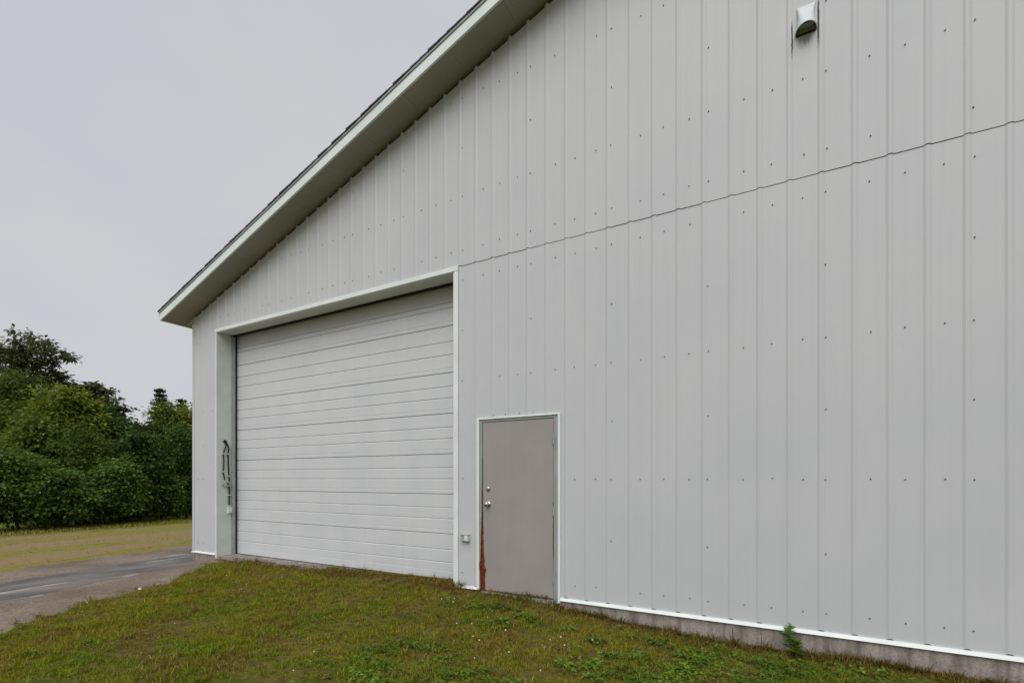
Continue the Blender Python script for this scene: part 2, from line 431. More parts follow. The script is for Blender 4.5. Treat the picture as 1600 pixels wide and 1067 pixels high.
def wall_panel(xa, xb, zlo, zhi, off, lean=0):
    P = sheet_points(xa, xb); mb = MB()
    for (x0_, a), (x1_, c) in zip(P, P[1:]):
        xm = (x0_ + x1_) / 2
        lo = zlo(xm)
        if lo is None: continue
        h0, h1 = zhi(x0_, a), zhi(x1_, c)
        ya, yc = a + off, c + off
        lift = .009 if lo < .1 else .0055
        l0 = lo + (lift if a < -.004 else 0); l1 = lo + (lift if c < -.004 else 0)
        mb.add([(x0_, ya, l0), (x1_, yc, l1), (x1_, yc, h1), (x0_, ya, h0), (x0_, ya + .003, l0), (x1_, yc + .003, l1), (x1_, yc + .003, h1), (x0_, ya + .003, h0)],
               [(0, 1, 2, 3), (4, 5, 1, 0), (3, 2, 6, 7)] + ([(0, 3, 7, 4)] if x0_ == P[0][0] else []) + ([(1, 5, 6, 2)] if x1_ == P[-1][0] else []))
    if not mb.f: return
    o = mb.build('wall_panel', M['panel'], gable)
    return o
SEAM = 4.0
laps = [RIB0 - .024 + SHEET * k for k in range(-11, 12)]
edges = [x for x in laps if XL + .25 < x < XR - .25]
# lower sheets, right of the garage door
lx = [G1 + .05] + [x for x in edges if x > G1 + .25] + [XR - .02]
low = lambda x: (DT + .004 if D0 < x < D1 else .033)
for i, (a, c) in enumerate(zip(lx, lx[1:])):
    wall_panel(a, c, low, lambda x, d: SEAM + (.0040 if d < -.004 else -.0005), -.001 - .0008 * (i % 2))
# the full height strip left of the garage door, then the upper sheets under the rake
top = lambda x, d: rake(x) - (.014 if d < -.003 else .042)
ux = [XL + .02] + [x for x in edges] + [XR - .02]
for i, (a, c) in enumerate(zip(ux, ux[1:])):
    def lo(x, i=i):
        if x < G0 - .01: return .033
        if x < G1 + .06: return GT + .02
        return SEAM + .0035
    wall_panel(a, c, lo, top, -.006 - .0008 * (i % 2) - random.random() * .0015)
# fixing screws
s_ = MB()
def screw(x, z, up):
    x += random.uniform(-.006, .006); z += random.uniform(-.006, .006)
    yb = -.001 - (.006 if up else 0)
    r = .0064
    ring = [(x + r * math.cos(t), z + r * math.sin(t)) for t in [k * math.pi / 3 for k in range(6)]]
    v = [(p, yb + .002, q_) for p, q_ in ring] + [(x + (p - x) * .8, yb - .008, z + (q_ - z) * .8) for p, q_ in ring]
    s_.add(v, [(k, (k + 1) % 6, 6 + (k + 1) % 6, 6 + k) for k in range(6)] + [tuple(range(6, 12))])
rows_lo = [(.185, 1), (.70, 0), (1.35, 1), (1.955, 0), (2.573, 1), (3.198, 0), (3.823, 1)]
rows_up = [(4.197, 1), (4.86, 1), (5.47, 0), (6.08, 1), (6.68, 0), (7.2, 1)]
k = -11
while RIB0 + SHEET * k < XR:
    lap = RIB0 + SHEET * k
    cols = [(lap + .037, 1), (lap + PITCH + .106, 0), (lap + 2 * PITCH + .1, 0), (lap + 3 * PITCH + .105, 0)]
    for x, isl in cols:
        if not (XL + .08 < x < XR - .08): continue
        for z, full in rows_lo:
            if not (isl or full): continue
            if G0 - .04 < x < G1 + .09 or (D0 - .05 < x < D1 + .05 and z < DT + .05): continue
            if random.random() < (.95 if x > G1 else .4): screw(x, z, x < G0)
        for z, full in rows_up:
            if not (isl or full) or z > rake(x) - .15: continue
            if random.random() < .95: screw(x, z, True)
    k += 1
for x in (-2.95, -2.78, -2.6, -2.42, -2.25): screw(x, 2.115, False)
s_.build('screw', M['screw'], gable, kind='stuff')

# other walls
b = MB(); b.box(XL, XL + .15, .152, DEPTH, 0, 4.225); b.build('side_wall', M['panel'], barn)
b = MB(); b.box(XR - .15, XR, .152, DEPTH, 0, 4.225); b.build('side_wall', M['panel'], barn)
b = MB()
for xa, xc in ((XL, XRIDGE), (XRIDGE, XR)):
    b.hexa([(xa, DEPTH, 0), (xc, DEPTH, 0), (xc, DEPTH + .15, 0), (xa, DEPTH + .15, 0), (xa, DEPTH, rake(xa)), (xc, DEPTH, rake(xc)), (xc, DEPTH + .15, rake(xc)), (xa, DEPTH + .15, rake(xa))])
b.build('back_wall', M['panel'], barn)
b = MB(); b.bbox(XL - .012, XL + .045, -.024, .15, .01, 4.20, .003); b.build('corner_trim', M['panel'], barn)

# roof: deck, fascia, drip edge, soffit, shingle courses
b = MB()
b.slope(EAVE_L, XRIDGE, -OV + .03, DEPTH + OV, .03, .15); b.slope(XRIDGE, EAVE_R, -OV + .03, DEPTH + OV, .03, .15)
roof = b.build('roof', M['drip'], barn)
b = MB(); b.slope(EAVE_L - .006, XRIDGE, -OV, -OV + .026, -.004, .125); b.slope(XRIDGE, EAVE_R, -OV, -OV + .026, -.004, .125)
b.build('fascia', M['fascia'], roof)
b = MB(); b.slope(EAVE_L - .03, XRIDGE, -OV - .012, -OV + .024, .128, .158); b.slope(XRIDGE, EAVE_R, -OV - .012, -OV + .024, .128, .158)
b.build('drip_edge', M['drip'], roof)
ze = rake(EAVE_L)
b = MB(); b.box(EAVE_L - .028, EAVE_L - .008, -OV + .002, DEPTH + OV, ze - .006, ze + .118); b.build('eave_fascia', M['fascia'], roof)
b = MB(); b.box(EAVE_L - .058, EAVE_L - .0295, -OV - .006, DEPTH + OV, ze + .07, ze + .122); b.build('gutter_lip', M['fascia'], roof)
b = MB()
n = 14                                             # aluminium soffit boards along the rake
xs = np.linspace(EAVE_L + .0, XRIDGE, n + 1)
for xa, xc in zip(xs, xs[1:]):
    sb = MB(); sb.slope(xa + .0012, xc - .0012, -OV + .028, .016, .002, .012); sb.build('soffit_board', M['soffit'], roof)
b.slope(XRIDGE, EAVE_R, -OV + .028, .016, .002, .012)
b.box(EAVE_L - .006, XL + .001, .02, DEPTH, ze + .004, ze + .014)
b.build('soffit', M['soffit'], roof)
b = MB(); b.add([(EAVE_L, .018, ze + .0), (XL, .018, ze + .0), (XL, .018, rake(XL) + .002), (EAVE_L, .018, ze + .003)], [(0, 1, 2, 3)])
b.build('eave_return', M['panel'], barn)
c_ = MB(); st = .145; sl = math.hypot(1, .333)
ncs = int((XRIDGE - EAVE_L + .05) * sl / st)
for i in range(ncs):
    xa = EAVE_L - .05 + i * st / sl; xc = xa + st * 1.3 / sl
    j = random.uniform(-.006, .005)
    mb = MB(); yy = -OV - .022 + j
    t0, t1 = .180 + random.uniform(-.002, .004), .168
    za, zc = rake(xa), rake(xc)
    mb.hexa([(xa, yy, za + .162), (xc, yy, zc + .160), (xc, DEPTH + OV, zc + .160), (xa, DEPTH + OV, za + .162),
             (xa, yy, za + t0), (xc, yy, zc + t1), (xc, DEPTH + OV, zc + t1), (xa, DEPTH + OV, za + t0)])
    mb.build('shingle_course', M['shingle'], roof)
b = MB(); b.slope(XRIDGE + .03, EAVE_R + .04, -OV - .02, DEPTH + OV, .161, .188); b.build('shingle_field', M['shingle'], roof)

# foundation and base flashing
b = MB()
for xa, xc in ((XL + .02, G0 - .055), (G1 + .055, XR)):
    b.box(xa, xc, -.004, .3, -.8, -.001)
b.box(XL + .02, XL + .3, .301, DEPTH, -.8, -.001); b.box(XR - .3, XR, .301, DEPTH, -.8, -.001)
b.build('foundation', M['concrete'], barn)
b = MB(); b.box(G0 - .05, G1 + .05, -.02, 1.2, -.8, -.022); b.build('door_sill', M['concrete'], barn)
for xa, xc in ((XL - .02, G0 - .052), (G1 + .052, D0 - .002), (D1 + .002, XR)):
    b = MB()
    b.hexa([(xa, -.034, .002), (xc, -.034, .002), (xc, .02, .002), (xa, .02, .002), (xa, -.016, .032), (xc, -.016, .032), (xc, .02, .032), (xa, .02, .032)])
    b.build('base_flashing', M['trim'], barn)

# ---------------- garage door opening
RV = .235
trim = thing_parent = barn
b = MB(); b.bbox(G0 - .048, G0, -.028, .02, -.055, GT + .005, .003); b.box(G0 - .02, G0, .0205, RV, -.04, GT); b.build('garage_jamb', M['reveal'], barn)
b = MB(); b.bbox(G1 + .004, G1 + .05, -.030, .02, .0, GT - .002, .003); b.bbox(G1 - .022, G1 + .001, -.024, .02, -.03, GT - .01, .003); b.box(G1, G1 + .02, .0205, RV, -.04, GT); b.build('garage_jamb', M['trim'], barn)
b = MB(); b.bbox(G0 - .050, G1 + .052, -.034, .02, GT - .042, GT + .018, .003); b.build('header_trim', M['trim'], barn)
b = MB(); b.box(G0 + .001, G1 - .001, .0205, RV, GT - .036, GT - .012); b.build('header_soffit', M['reveal'], barn)
gdoor_b = MB(); gdoor_b.box(G0 - .02, G1 + .02, .405, .43, -.02, 4.2)
gdoor = gdoor_b.build('garage_door', M['dark'], barn)
joints = [-.02, .603, 1.143, 1.690, 2.238, 2.790, 3.425, 4.06]
for z0, z1 in zip(joints, joints[1:]):
    H = z1 - z0
    g1 = z1 - .334 * H if z0 < 3 else z1 - .5 * H; g2 = z1 - .614 * H; g3 = z0 + .062
    if z0 < 0: g1, g2, g3 = .62 - .225, .62 - .40, .10
    zs = [(z0 + .0022, .010), (z0 + .008, 0)]
    for g, d in ((g3, .0035), (g2, .010), (g1, .010)):
        zs += [(g - (.016 if d > .005 else .008), 0), (g - .001, d), (g + .0025, d), (g + .0035, 0)]
    zs += [(z1 - .008, 0), (z1 - .0022, .010)]
    mb = MB(); yb = .345; xa, xc = G0 - .012, G1 + .012
    vv = []; ff = []
    for z, d in zs: vv += [(xa, yb + d, z), (xc, yb + d, z)]
    for i in range(len(zs) - 1): ff.append((2 * i, 2 * i + 1, 2 * i + 3, 2 * i + 2))
    B = len(vv); zt, zb = zs[-1][0], zs[0][0]
    vv += [(xa, yb + .055, zb), (xc, yb + .055, zb), (xc, yb + .055, zt), (xa, yb + .055, zt)]
    ff += [(B, B + 1, 1, 0), (2 * len(zs) - 2, 2 * len(zs) - 1, B + 2, B + 3)]
    ff.append(tuple([2 * i for i in range(len(zs))][::-1] + [B, B + 3])) ; ff.append(tuple([2 * i + 1 for i in range(len(zs))] + [B + 2, B + 1]))
    mb.add(vv, ff)
    mb.build('door_section', M['door_white'], gdoor)
b = MB(); b.box(G0 + .001, G0 + .020, RV + .001, .300, -.018, GT - .05)
for z in np.arange(.3, 3.9, .55): b.lathe((G0 + .020, .27, z), (1, 0, 0), [(0, .008), (.004, .007)], 8)
b.build('track_angle', M['galv'], gdoor)
b = MB(); b.box(G0 - .03, G0 + .004, .301, .343, -.018, GT); b.box(G0, G1, RV + .002, .341, GT - .030, GT + .02); b.box(G1 - .004, G1 + .03, .301, .343, -.018, GT); b.build('rubber_seal', M['seal'], gdoor)
b = MB(); b.box(G0, G1, .338, .40, -.0217, -.014); b.build('bottom_seal', M['seal'], gdoor)

# ---------------- entry door
b = MB()                                            # white outer trim
b.bbox(D0 - .008, D0 + .026, -.026, .02, .0, DT + .006, .003); b.bbox(D1 - .022, D1 + .008, -.026, .02, -.03, DT + .006, .003); b.bbox(D0 + .027, D1 - .023, -.026, .02, DT - .012, DT + .006, .003)
b.build('entry_trim', M['trim'], barn)
b = MB()
b.box(D0 + .027, D0 + .066, -.012, .10, -.10, DT - .013); b.box(D1 - .074, D1 - .023, -.012, .10, -.10, DT - .013); b.box(D0 + .067, D1 - .075, -.012, .10, DT - .040, DT - .013)
frame = b.build('entry_frame', M['frame_grey'], barn)
b = MB(); b.box(D0 + .067, D1 - .075, .06, .10, -.1, DT - .041); b.build('door_stop', M['dark'], frame)
b = MB(); b.box(D0 + .067, D1 - .076, -.03, .059, -.1, -.006); b.build('threshold', M['galv'], frame)
LX0, LX1, LZ1 = D0 + .071, D1 - .081, DT - .046
b = MB(); b.bbox(LX0, LX1, -.006, .045, .006, LZ1, .003)
door = b.build('entry_door', M['door_taupe'], barn)
b = MB(); b.lathe((-3.020, -.006, 1.045), (0, -1, 0), [(0, .034), (.006, .034), (.010, .028), (.012, .014), (.034, .013), (.040, .024), (.052, .030), (.064, .027), (.070, .016), (.071, .002)], 24)
b.build('door_knob', M['chrome'], door, True)
b = MB(); b.lathe((-3.020, -.006, 1.232), (0, -1, 0), [(0, .030), (.006, .030), (.016, .026), (.020, .020), (.021, .012), (.018, .011), (.018, .002)], 24); b.box(-3.0215, -3.0185, -.0265, -.02, 1.226, 1.238)
b.build('deadbolt', M['chrome'], door, True)
for z in (1.79, .99, .235):
    b = MB(); b.tube([(LX1 + .004, -.014, z - .055), (LX1 + .004, -.014, z + .055)], .009, 10); b.box(LX1 - .014, LX1 + .020, -.0128, -.0065, z - .05, z + .05)
    b.build('hinge', M['frame_grey'], door)
# rust scab eating the latch side of the door and the foot of its frame
def rust(pts_l, pts_r, yb, thick):
    mb = MB(); n_ = len(pts_l); vv = []
    for (xl, z), (xr, _) in zip(pts_l, pts_r):
        vv += [(xl, yb, z), ((xl * .6 + xr * .4) + random.uniform(-.003, .003), yb - thick * random.uniform(.5, 1.3), z), (xr, yb, z)]
    ff = []
    for i in range(n_ - 1):
        ff += [(3 * i, 3 * i + 1, 3 * i + 4, 3 * i + 3), (3 * i + 1, 3 * i + 2, 3 * i + 5, 3 * i + 4)]
    mb.add(vv, ff); return mb
zs = list(np.arange(-.04, 1.62, .018)); lft, rgt = [], []
for z in zs:
    w = float(np.interp(z, [-.04, .10, .20, .235, .26, .29, .34, .44, .62, .80, 1.0, 1.15, 1.2, 1.3, 1.62], [.060, .050, .054, .070, .078, .056, .040, .042, .034, .020, .013, .017, .011, .006, .002]))
    wl = float(np.interp(z, [-.04, .2, .27, .31, .36, .7, .95, 1.1, 1.18, 1.25, 1.62], [.036, .036, .044, .05, .036, .024, .012, .014, .016, .008, .002]))
    jit = random.uniform(-.004, .004) * min(1, w / .02)
    lft.append((LX0 + .002 - wl + jit * .5, z)); rgt.append((LX0 + .002 + w * .62 * (1.0 if z < .4 else .55) + jit, z))
rust(lft, rgt, -.0132, .005).build('rust_streak', M['rust'], door, label='red brown rust eating the latch edge of the door')
zs = list(np.arange(.45, 1.1, .02)); lft, rgt = [], []
for z in zs:
    w = float(np.interp(z, [.45, .6, .75, .9, 1.1], [.001, .006, .008, .004, .001]))
    lft.append((LX1 - w * .5 + random.uniform(-.002, .002), z)); rgt.append((LX1 + w + random.uniform(-.002, .002), z))
rust(lft, rgt, -.0130, .003).build('rust_streak', M['rust'], door)
mb = MB()
for i in range(26):                                  # flakes along the foot of the leaf
    x = LX0 + (LX1 - LX0) * (random.random() ** .5 if i % 3 else random.random()); w = random.uniform(.012, .045); h = random.uniform(.006, .018)
    mb.add([(x - w, -.0085, .002), (x + w, -.0085, .0), (x + w * .6, -.0095, h), (x - w * .4, -.0095, h * .7)], [(0, 1, 2, 3)])
mb.build('rust_flakes', M['rust'], door, kind='stuff')

# ------------------------------------------------------------------ fixtures on the wall
t = thing('outdoor_outlet', 'small grey weatherproof outlet box low on the wall left of the taupe door', 'outlet', (-3.345, -.001, .62))
b = MB(); b.bbox(-3.398, -3.338, -.050, -.002, .582, .655, .006); b.build('box_body', M['box_grey'], t)
b = MB(); b.bbox(-3.336, -3.288, -.066, -.002, .585, .652, .008); b.build('box_lid', M['box_pale'], t)
b = MB(); b.box(-3.402, -3.284, -.062, -.002, .657, .664); b.build('hood', M['box_grey'], t)
b = MB(); b.tube([(-3.337, -.046, .590), (-3.337, -.046, .648)], .005, 8); b.build('hinge', M['galv'], t)

JX = G0 + .001
t = thing('door_control_box', 'small grey door control box on the garage jamb', 'control box', (JX, .14, 1.26))
b = MB(); b.box(JX, JX + .052, .098, .178, 1.215, 1.305); b.build('box_body', M['box_grey'], t)
b = MB(); b.box(JX + .053, JX + .060, .103, .173, 1.220, 1.300); b.build('cover_plate', M['galv'], t)
b = MB(); b.lathe((JX + .060, .142, 1.262), (1, 0, 0), [(0, .016), (.012, .015), (.013, .002)], 14); b.build('push_button', M['seal'], t)
b = MB(); b.box(JX, JX + .02, .066, .0975, 1.225, 1.262); b.build('mounting_ear', M['box_grey'], t)
t = thing('lower_switch_box', 'pale switch box at the lower end of the black cable on the garage jamb', 'switch box', (JX, .20, .78))
b = MB(); b.box(JX, JX + .055, .150, .222, .735, .845); b.build('box_body', M['box_pale'], t)
b = MB(); b.box(JX + .056, JX + .063, .155, .217, .742, .838); b.build('cover_plate', M['box_pale'], t)
b = MB(); b.box(JX + .064, JX + .072, .172, .200, .775, .800); b.build('rocker', M['trim'], t)
t = thing('black_cables', 'pair of black cables clipped down the white garage jamb', 'cable', (JX, .13, 2.0))
b = MB(); b.lathe((JX, .118, 2.02), (1, 0, 0), [(0, .030), (.02, .030), (.034, .020), (.036, .002)], 16); b.build('grommet', M['cable'], t, True)
cb = JX + .014
b = MB(); b.tube([(cb, .122, 2.01), (cb + .012, .128, 1.95), (cb, .105, 1.87), (cb, .088, 1.80), (cb, .094, 1.66), (cb, .090, 1.53), (cb, .080, 1.47), (cb, .095, 1.41), (cb, .110, 1.33)], .0105, 10); b.build('cable', M['cable'], t, True)
b = MB(); b.tube([(cb, .125, 2.01), (cb + .014, .152, 1.97), (cb + .010, .178, 1.89), (cb, .168, 1.80), (cb, .176, 1.60), (cb, .184, 1.42), (cb, .1905, 1.31), (cb, .1915, 1.20), (cb, .192, 1.05), (cb, .190, .93), (cb, .190, .86)], .0115, 10); b.build('cable', M['cable'], t, True)
for y, z in ((.088, 1.80), (.082, 1.48), (.168, 1.80), (.1845, 1.40), (.1915, 1.06), (.19, .868)):
    b = MB(); b.box(cb - .014, cb + .014, y - .026, y + .016, z - .008, z + .008); b.build('clip', M['box_pale'], t)

# exhaust vent: a flared scoop with its mouth turned to the ground
t = thing('exhaust_vent', 'white flared exhaust vent hood with dark mouth high on the ribbed wall', 'vent', (.246, 0, 5.3))
def ring(cx, hw, dep, z, pw, n=17):
    res = []
    for i in range(n):
        a = math.pi * i / (n - 1)
        c, s = math.cos(a), math.sin(a)
        x = cx - hw * math.copysign(abs(c) ** pw, c); y = -.008 - dep * abs(s) ** pw
        res.append((x, y, z))
    return res
VC = .246
rings = [ring(VC, .072, .012, 5.49, .35), ring(VC, .066, .030, 5.455, .4), ring(VC, .060, .062, 5.39, .5), ring(VC, .066, .094, 5.325, .7), ring(VC, .078, .116, 5.285, .9), ring(VC, .084, .124, 5.262, 1.0)]
def loft(rs, flip=False):
    mb = MB(); n = len(rs[0]); vv = [p for r_ in rs for p in r_]; ff = []
    for i in range(len(rs) - 1):
        for k in range(n - 1):
            f_ = (i * n + k, i * n + k + 1, (i + 1) * n + k + 1, (i + 1) * n + k)
            ff.append(f_[::-1] if flip else f_)
    mb.add(vv, ff); return mb
hb = loft(rings); hb.add(rings[0], [tuple(range(len(rings[0])))]);
inner = [ring(VC, .079, .117, 5.262, 1.0), ring(VC, .072, .108, 5.285, .9)]
hb2 = loft([rings[-1], inner[0]]); hb.add(hb2.v, hb2.f)
hb.build('hood', M['vent'], t, True)
lb = loft([ring(VC, .0785, .1165, 5.2625, 1.0), ring(VC, .070, .106, 5.30, .9), ring(VC, .058, .06, 5.38, .6)], True); lr = ring(VC, .058, .06, 5.38, .6); lb.add(lr, [tuple(range(len(lr)))]); lb.build('lining', M['vent_in'], t, True)
b = MB(); b.box(VC - .055, VC + .055, -.075, -.012, 5.290, 5.297); b.build('flap', M['galv'], t)
b = MB(); b.box(VC - .074, VC + .074, -.0125, -.0078, 5.245, 5.262); b.build('back_lip', M['vent_in'], t)

# ------------------------------------------------------------------ vegetation
CAMP = np.array([0, -CAM_D])
def at(u, Z):
    X = (u - 800) / 746 * Z
    return (-Z * math.sin(PHI) + X * math.cos(PHI), -CAM_D + Z * math.cos(PHI) + X * math.sin(PHI))

def leaf_cards(centers, dirs, size, elong=1.7, flat=.5, mat=None, name='crown', parent=None):
    """folded leaf shaped quads, one island each"""
    n = len(centers)
    d = dirs / (np.linalg.norm(dirs, axis=1, keepdims=True) + 1e-9)
    up = rng.normal(size=(n, 3)) * (1 - flat) + np.array([0, 0, 1]) * flat
    s = np.cross(d, up); s /= np.linalg.norm(s, axis=1, keepdims=True) + 1e-9
    nn = np.cross(s, d)
    sz = size * rng.uniform(.6, 1.35, (n, 1)); L_ = sz * elong * .5; W = sz * .5
    a = centers - d * L_; c = centers + d * L_ - nn * L_ * .25
    bb = centers + s * W + nn * W * .3 - d * L_ * .1; e = centers - s * W + nn * W * .3 - d * L_ * .1
    V = np.stack([a, bb, c, e], 1).reshape(-1, 3)
    i = np.arange(n)[:, None] * 4
    T = np.concatenate([i + np.array([[0, 1, 2]]), i + np.array([[0, 2, 3]])], 1).reshape(-1, 3)
    return np_mesh(name, V, T, 3, mat, parent)

def tree(name, label, cat, x, y, blobs, nleaf, mat, trunk_r, size=.13, group=None, clump=.30, flat=.55, gap=0.0, top_branch=0, shell=.5):
    """blobs: ellipsoids (dx, dy, z, rx, ry, rz); leaves sit in sprays at the ends of twigs"""
    z0 = float(ground_z(x, y)) - .05
    t = thing(name, label, cat, (x, y, z0), group)
    vol = np.array([b[3] * b[4] * b[5] for b in blobs]) ** .67; vol /= vol.sum()
    cl = []; tb = MB()
    zt = max(b[2] for b in blobs)
    bx, by = float(np.mean([b[0] for b in blobs])), float(np.mean([b[1] for b in blobs]))
    tp = [(x + bx * f + .08 * math.sin(7 * f + x), y + by * f + .08 * math.cos(5 * f + y), z0 + (zt - z0) * f) for f in (0, .2, .45, .7, 1)]
    tb.tube(tp, [trunk_r * f for f in (1.25, 1, .8, .55, .25)], 8)
    for bl, w in zip(blobs, vol):
        nc = max(6, int(nleaf * w / 26))
        p = rng.normal(size=(nc, 3)); p /= np.linalg.norm(p, axis=1, keepdims=True)
        rr = rng.uniform(shell, 1.03, (nc, 1)) ** .7
        p = p * rr * np.array([bl[3], bl[4], bl[5]]) * (1 + .16 * np.sin(p[:, :1] * 5 + p[:, 1:2] * 7 + x)) + np.array([x + bl[0], y + bl[1], bl[2]])
        if gap:
            keep = (np.sin(p[:, 0] * 2.6 + x) + np.sin(p[:, 2] * 4.4 + y) + np.sin(p[:, 1] * 2.1)) > -1.6 + 3 * gap
            p = p[keep] if keep.sum() > 5 else p
        cl.append(p)
        c = np.array([x + bl[0], y + bl[1], bl[2]])
        base = Vector(tp[2]) if bl[2] > tp[2][2] else Vector(tp[1])
        nb = 4 if not top_branch else top_branch
        for q_ in p[:: max(1, len(p) // nb)][:nb]:
            e = Vector(q_); mid = base.lerp(e, .5) + Vector((0, 0, .12 * (e - base).length))
            tb.tube([base, mid, e], [trunk_r * .42, trunk_r * .26, trunk_r * .06], 5, False)
    P = np.concatenate(cl)
    P = P[P[:, 2] > z0 + .1]
    per = max(6, int(nleaf / len(P)))
    C = np.repeat(P, per, 0) + rng.normal(size=(len(P) * per, 3)) * np.array([clump, clump, clump * .55])
    D = C - np.repeat(P, per, 0) + rng.normal(size=C.shape) * .25 * clump - np.array([0, 0, .3 * clump])
    C[:, 2] = np.maximum(C[:, 2], ground_z(C[:, 0], C[:, 1]) + .05)
    tb.build('trunk', M['bark'], t, True)
    leaf_cards(C, D, size, 1.6, flat, mat, 'crown', t)
    return t

def conifer(label, x, y, h, w, nleaf, group=None):
    z0 = float(ground_z(x, y)) - .05
    t = thing('spruce_tree', label, 'tree', (x, y, z0), group)
    tb = MB(); tb.tube([(x, y, z0), (x, y, z0 + h * .5), (x, y, z0 + h)], [.12, .07, .012], 7)
    C, D = [], []
    nw = int(h / .22)
    for i in range(nw):
        f = (i + .5) / nw; z = z0 + h * f
        if f < .12: continue
        L_ = w * (1 - f) ** .9 * random.uniform(.6, 1.15) + .03
        for k in range(7):
            a = random.uniform(0, 2 * math.pi); ln = L_ * random.uniform(.6, 1.15)
            e = np.array([math.cos(a), math.sin(a), -.12 + .3 * f])
            n_ = max(6, int(nleaf / nw / 7))
            s = rng.uniform(.1, 1, n_)[:, None]
            c = np.array([x, y, z]) + e * ln * s + rng.normal(size=(n_, 3)) * np.array([.07, .07, .04])
            C.append(c); D.append(np.tile(e, (n_, 1)) + rng.normal(size=(n_, 3)) * .6)
            if k < 3: tb.tube([(x, y, z), tuple(np.array([x, y, z]) + e * ln)], [.02, .006], 4, False)
    C.append(np.array([[x, y, z0 + h - .30 + .012 * k] for k in range(28)]) + rng.normal(size=(28, 3)) * .012); D.append(np.tile([[0, 0, 1.]], (28, 1)) + rng.normal(size=(28, 3)) * .35)
    tb.build('trunk', M['bark'], t)
    leaf_cards(np.concatenate(C), np.concatenate(D), .048, 2.2, .4, M['needle'], 'crown', t)
    return t

def topz(v, Z): return CAM_H + (748 - v) / 746 * Z
def px(n, Z): return n / 746 * Z
WOOD = 'trees at the edge of the wood'
SHRUB = 'shrubs along the foot of the wood'
# tall open crowned tree at the far left
Z = 21; x, y = at(5, Z)
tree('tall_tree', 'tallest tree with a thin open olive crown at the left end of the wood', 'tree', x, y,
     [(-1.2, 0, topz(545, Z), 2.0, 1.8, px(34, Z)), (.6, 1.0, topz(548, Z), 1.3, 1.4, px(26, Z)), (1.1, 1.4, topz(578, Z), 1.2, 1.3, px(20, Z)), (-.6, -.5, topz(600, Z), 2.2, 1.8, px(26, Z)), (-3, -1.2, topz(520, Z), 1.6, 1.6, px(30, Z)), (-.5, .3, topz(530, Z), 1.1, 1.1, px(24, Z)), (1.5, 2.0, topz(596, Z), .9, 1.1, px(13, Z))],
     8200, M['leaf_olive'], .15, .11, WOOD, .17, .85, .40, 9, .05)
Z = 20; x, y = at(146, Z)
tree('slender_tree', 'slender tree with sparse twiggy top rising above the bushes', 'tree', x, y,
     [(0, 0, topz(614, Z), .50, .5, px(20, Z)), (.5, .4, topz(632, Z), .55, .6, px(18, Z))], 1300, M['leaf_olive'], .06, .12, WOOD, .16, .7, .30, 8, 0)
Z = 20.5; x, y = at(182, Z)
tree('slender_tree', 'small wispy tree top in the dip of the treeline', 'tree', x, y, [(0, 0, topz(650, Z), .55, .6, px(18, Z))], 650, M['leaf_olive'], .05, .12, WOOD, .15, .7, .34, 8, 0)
back = [  # u, top v, half width px, Z, material, leaves, label
    (-60, 575, 75, 20, 'leaf_mid', 9000, 'broad green tree leaning in from the left edge of the wood'),
    (30, 583, 62, 19, 'leaf_mid', 9000, 'bushy mid green tree directly under the open crowned tree'),
    (98, 606, 55, 18.2, 'leaf_yellow', 9000, 'bright yellow green tree in the middle of the left wood'),
    (162, 634, 42, 19, 'leaf_deep', 7500, 'dark rounded tree just right of the bright yellow green one'),
    (212, 660, 34, 21, 'leaf_olive', 5000, 'low olive tree in the dip of the treeline'),
    (262, 632, 30, 21.5, 'leaf_mid', 6500, 'dense green tree in front of the pointed spruce'),
    (298, 630, 30, 22, 'leaf_yellow', 6000, 'round topped tree half hidden by the corner of the building'),
]
for u, tv, hw, Z, mt, nl, lab in back:
    x, y = at(u, Z); zt = topz(tv, Z); w = px(hw, Z)
    H = zt
    bl = [(0, 0, zt - H * .25, w * .75, w * .75, H * .25), (-w * .45, -w * .2, zt - H * .42, w * .7, w * .7, H * .25), (w * .45, w * .25, zt - H * .42, w * .7, w * .7, H * .26),
          (w * .1, -w * .5, zt - H * .58, w * .9, w * .8, H * .28), (0, 0, H * .22, w * 1.0, w * .9, H * .22), (-w * .1, 0, zt - H * .08, w * .35, w * .35, H * .09), (w * .4, .2, zt - H * .20, w * .32, w * .32, H * .1)]
    for _ in range(7):
        a_ = random.uniform(-.3, 3.4); f_ = random.uniform(.45, .97)
        bl.append((w * 1.0 * math.cos(a_) * (1.15 - f_ * .8), random.uniform(-.6, .3) * w, H * f_ + random.uniform(-.1, .2), w * random.uniform(.18, .34), w * .3, H * random.uniform(.05, .09)))
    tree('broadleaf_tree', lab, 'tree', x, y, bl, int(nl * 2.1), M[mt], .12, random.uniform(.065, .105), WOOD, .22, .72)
x, y = at(250, 23.5)
conifer('dark pointed spruce rising above the treeline near the building', x, y, topz(606, 23.5) + .3, 2.2, 15000, WOOD)
x, y = at(284, 24)
conifer('shorter spruce between the pointed one and the building corner', x, y, topz(622, 24) + .3, 1.9, 12000, WOOD)
